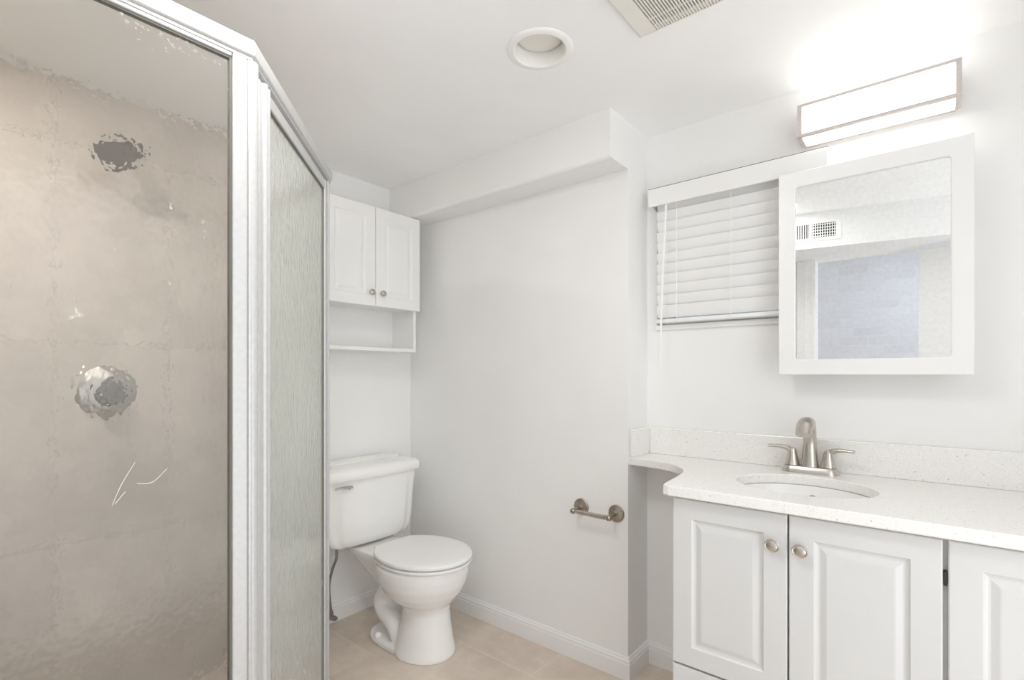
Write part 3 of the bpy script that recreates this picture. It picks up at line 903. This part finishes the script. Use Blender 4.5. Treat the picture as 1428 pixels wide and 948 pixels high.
b = new(); tube(b, [(-0.803, 1.913, 1.838), (-0.812, 1.905, 1.60), (-0.822, 1.897, 1.225)], [0.0042, 0.0042, 0.0046], 8)
lathe(b, (-0.803, 1.9135, 1.836), (0, 0, 1), [(.003, 0), (.003, .012), (.0, .013)], 8)
obj('tilt_wand', b, 'plastic', t)

# ------------------------------------------------------------------ mirror
MX0, MX1, MZ0, MZ1, MY = -0.398, 0.086, 1.179, 1.839, 1.872
t = thing('mirror', 'white framed rectangular mirror over the sink', 'mirror', ((MX0 + MX1) / 2, YV, 1.2))
b = new()
fw = 0.0495
def rrect(x0, x1, z0, z1, r, y, n=8):
    pts = []
    for cx_, cz_, a0 in ((x1 - r, z0 + r, -PI / 2), (x1 - r, z1 - r, 0), (x0 + r, z1 - r, PI / 2), (x0 + r, z0 + r, PI)):
        for k in range(n + 1):
            a_ = a0 + PI / 2 * k / n
            pts.append((cx_ + r * math.cos(a_), y, cz_ + r * math.sin(a_)))
    return pts
def fr(i, y, r): return rrect(MX0 + i, MX1 - i, MZ0 + i, MZ1 - i, r, y)
rings = [fr(0.0, MY + 0.022, .002), fr(0.0, MY + 0.002, .002), fr(0.002, MY, .002), fr(fw - 0.003, MY, .012), fr(fw, MY + 0.002, .010), fr(fw, MY + 0.007, .010), fr(0.02, MY + .022, .01)]
loft(b, rings + [rings[0]], False, False)
bmesh.ops.remove_doubles(b, verts=b.verts, dist=1e-6)
obj('frame', b, 'trim', t)
b = new(); loft(b, [fr(fw - .006, MY + 0.0065, .008), fr(fw - .006, MY + 0.0105, .008)]); obj('mirror_glass', b, 'silver', t)
b = new(); box(b, MX0 + .03, MX1 - .03, MY + .012, MY + .022, MZ0 + .03, MZ1 - .03)
box(b, -0.235, MX1 - .02, MY + .022, YV - .001, MZ0 + .03, MZ1 - .02); obj('cabinet_box', b, 'trim', t)

# ------------------------------------------------------------------ vanity light
t = thing('vanity_light', 'lit rectangular wall light with nickel edges above the mirror', 'wall light', (-0.14, YV, 2.0))
vx0, vx1, vy, vz0, vz1 = -0.342, 0.060, 1.872, 1.948, 2.053
b = new()
box(b, vx0 + .004, vx1 - .004, YV - .018, YV - .001, vz0 + .004, vz1 - .004, .002)
ed = 0.0095
for z0, z1 in ((vz0, vz0 + ed), (vz1 - ed, vz1)):
    box(b, vx0 + .008, vx1 - .008, vy - .004, vy + ed, z0, z1, .001)
for z0, z1 in ((vz0 - .006, vz0 + .003), (vz1 - .003, vz1 + .006)):
    box(b, vx0 + .008, vx1 - .008, YV - .03, YV - .018, z0, z1, .001)
for s, xe in ((1, vx0), (-1, vx1)):
    xa, xb_ = sorted((xe, xe + s * .013))
    # chamfered end frame
    prof_ = [(vy - .0045, vz0 + .001), (vy - .0045, vz1 - .001), (vy + .012, vz1 + .004), (YV - .03, vz1 + .004), (YV - .012, vz1 - .006), (YV - .012, vz0 + .006), (YV - .03, vz0 - .004), (vy + .012, vz0 - .004)]
    loft(b, [[(xa, y, z) for y, z in prof_], [(xb_, y, z) for y, z in prof_]])
obj('frame', b, 'fixture', t)
b = new(); box(b, vx0 + .0095, vx1 - .0095, vy + .001, YV - .02, vz0 + .001, vz1 - .001, .001); obj('diffuser', b, 'diffuser', t)['label'] = 'glowing white diffuser'

# ------------------------------------------------------------------ recessed ceiling light
t = thing('recessed_light', 'unlit round recessed ceiling light with a white trim ring', 'ceiling light', (LX, LY, CEIL))
b = new()
pr = [(.077, .09), (.0745, .09), (.071, .05), (.0745, .004), (.076, -.003), (.080, -.006), (.092, -.0055), (.0995, -.002), (.1005, -.0003), (.077, -.0003)]
rings = [[(LX + r * math.cos(2 * PI * i / 48), LY + r * math.sin(2 * PI * i / 48), CEIL + z) for i in range(48)] for r, z in pr]
loft(b, rings + [rings[0]], False, False)
bmesh.ops.remove_doubles(b, verts=b.verts, dist=1e-6)
obj('trim_ring', b, 'plastic', t, 'auto')
b = new(); lathe(b, (LX, LY, CEIL + .026), (0, 0, 1), [(.0, .0), (.03, .001), (.055, .004), (.0675, .008), (.0685, .03), (0, .03)], 48); obj('lens', b, 'ivory', t, True)

# ------------------------------------------------------------------ exhaust fan grille
gx0, gx1, gy0, gy1 = -0.653, -0.34, 1.065, 1.368
gz = CEIL
t = thing('exhaust_fan_grille', 'ivory plastic exhaust fan grille with narrow slots on the ceiling', 'vent grille', ((gx0 + gx1) / 2, (gy0 + gy1) / 2, gz))
b = new()
zb_ = gz - 0.014
a0, a1, c0, c1 = gx0 + .056, gx1 - .056, gy0 + .02, gy1 - .010
def rim(x0, x1, y0, y1):
    t_ = new(); box(t_, x0, x1, y0, y1, zb_, gz - .0005); merge(b, t_)
def gr(i, z): return [(gx0 + i, gy0 + i, z), (gx1 - i, gy0 + i, z), (gx1 - i, gy1 - i, z), (gx0 + i, gy1 - i, z)]
inn = lambda z: [(a0, c0, z), (a1, c0, z), (a1, c1, z), (a0, c1, z)]
rr_ = [gr(0, gz - .0005), gr(0, gz - .004), gr(.008, zb_ + .001), gr(.011, zb_), inn(zb_), inn(gz - .0005)]
loft(b, rr_ + [rr_[0]], False, False); bmesh.ops.remove_doubles(b, verts=b.verts, dist=1e-6)
obj('frame', b, 'ivory', t)
b = new()
nsl = 26
pit = (a1 - a0) / nsl
for i in range(nsl):
    x = a0 + pit * (i + .72)
    box(b, x - pit * .24, x + pit * .24, c0 - .001, c1 + .001, zb_ + .0005, zb_ + .009)
for y in (c1 - .052, c1 - .022, c0 + .1):
    box(b, a0, a1, y - .0012, y + .0012, zb_ + .001, zb_ + .008)
obj('slats', b, 'ivory', t)
b = new(); box(b, a0 - .001, a1 + .001, c1 - .022, c1 + .001, zb_ + .005, zb_ + .008); obj('end_ramp', b, 'ivory', t)
b = new(); box(b, a0 - .001, a1 + .001, c0 - .001, c1 - .022, gz - .0035, gz - .0008); obj('shade_sheet', b, 'dark', t)['label'] = 'black sheet as painted shade behind the slots'  # flat black sheet paints the shade between the slots

# ------------------------------------------------------------------ wall vent on the bulkhead behind the camera (seen in the mirror)
vu = Vector((XE + 1.055, -0.325, 0)).normalized(); vn_ = Vector((-vu.y, vu.x, 0))
if vn_.y < 0: vn_ = -vn_
vp = Vector((-1.055, 0.325, 0)) + vu * 0.335
t = thing('wall_vent', 'white wall vent with two slotted banks, seen in the mirror', 'vent', (vp.x, vp.y, 2.0))
b = new()
def vb(bm, t0, t1, o0, o1, z0, z1, bev=0): obox(bm, (vp.x + vu.x * t0 + vn_.x * o0, vp.y + vu.y * t0 + vn_.y * o0), vu, t1 - t0, vn_, o1 - o0, z0, z1, bev)
vb(b, 0, .31, 0, .005, 1.982, 2.0); vb(b, 0, .31, 0, .005, 2.085, 2.105); vb(b, 0, .025, 0, .005, 2.0, 2.085); vb(b, .285, .31, 0, .005, 2.0, 2.085); vb(b, .148, .162, 0, .005, 2.0, 2.085)
obj('frame', b, 'plastic', t)
b = new(); vb(b, .025, .285, .0003, .001, 2.0, 2.085); obj('shade_sheet', b, 'dark', t)['label'] = 'black sheet as painted shade behind the louvres'  # black sheet stands in for the shaded duct opening
b = new()
for s0 in (.025, .162):
    for k in range(10):
        c_ = s0 + .0123 * (k + .5); vb(b, c_ - .0024, c_ + .0024, .001, .0048, 2.0, 2.085)
    for k in range(5):
        z = 2.0 + .017 * (k + .5)
        if s0 > .1: vb(b, s0, s0 + .123, .001, .004, z - .0018, z + .0018)
obj('louvres', b, 'plastic', t)
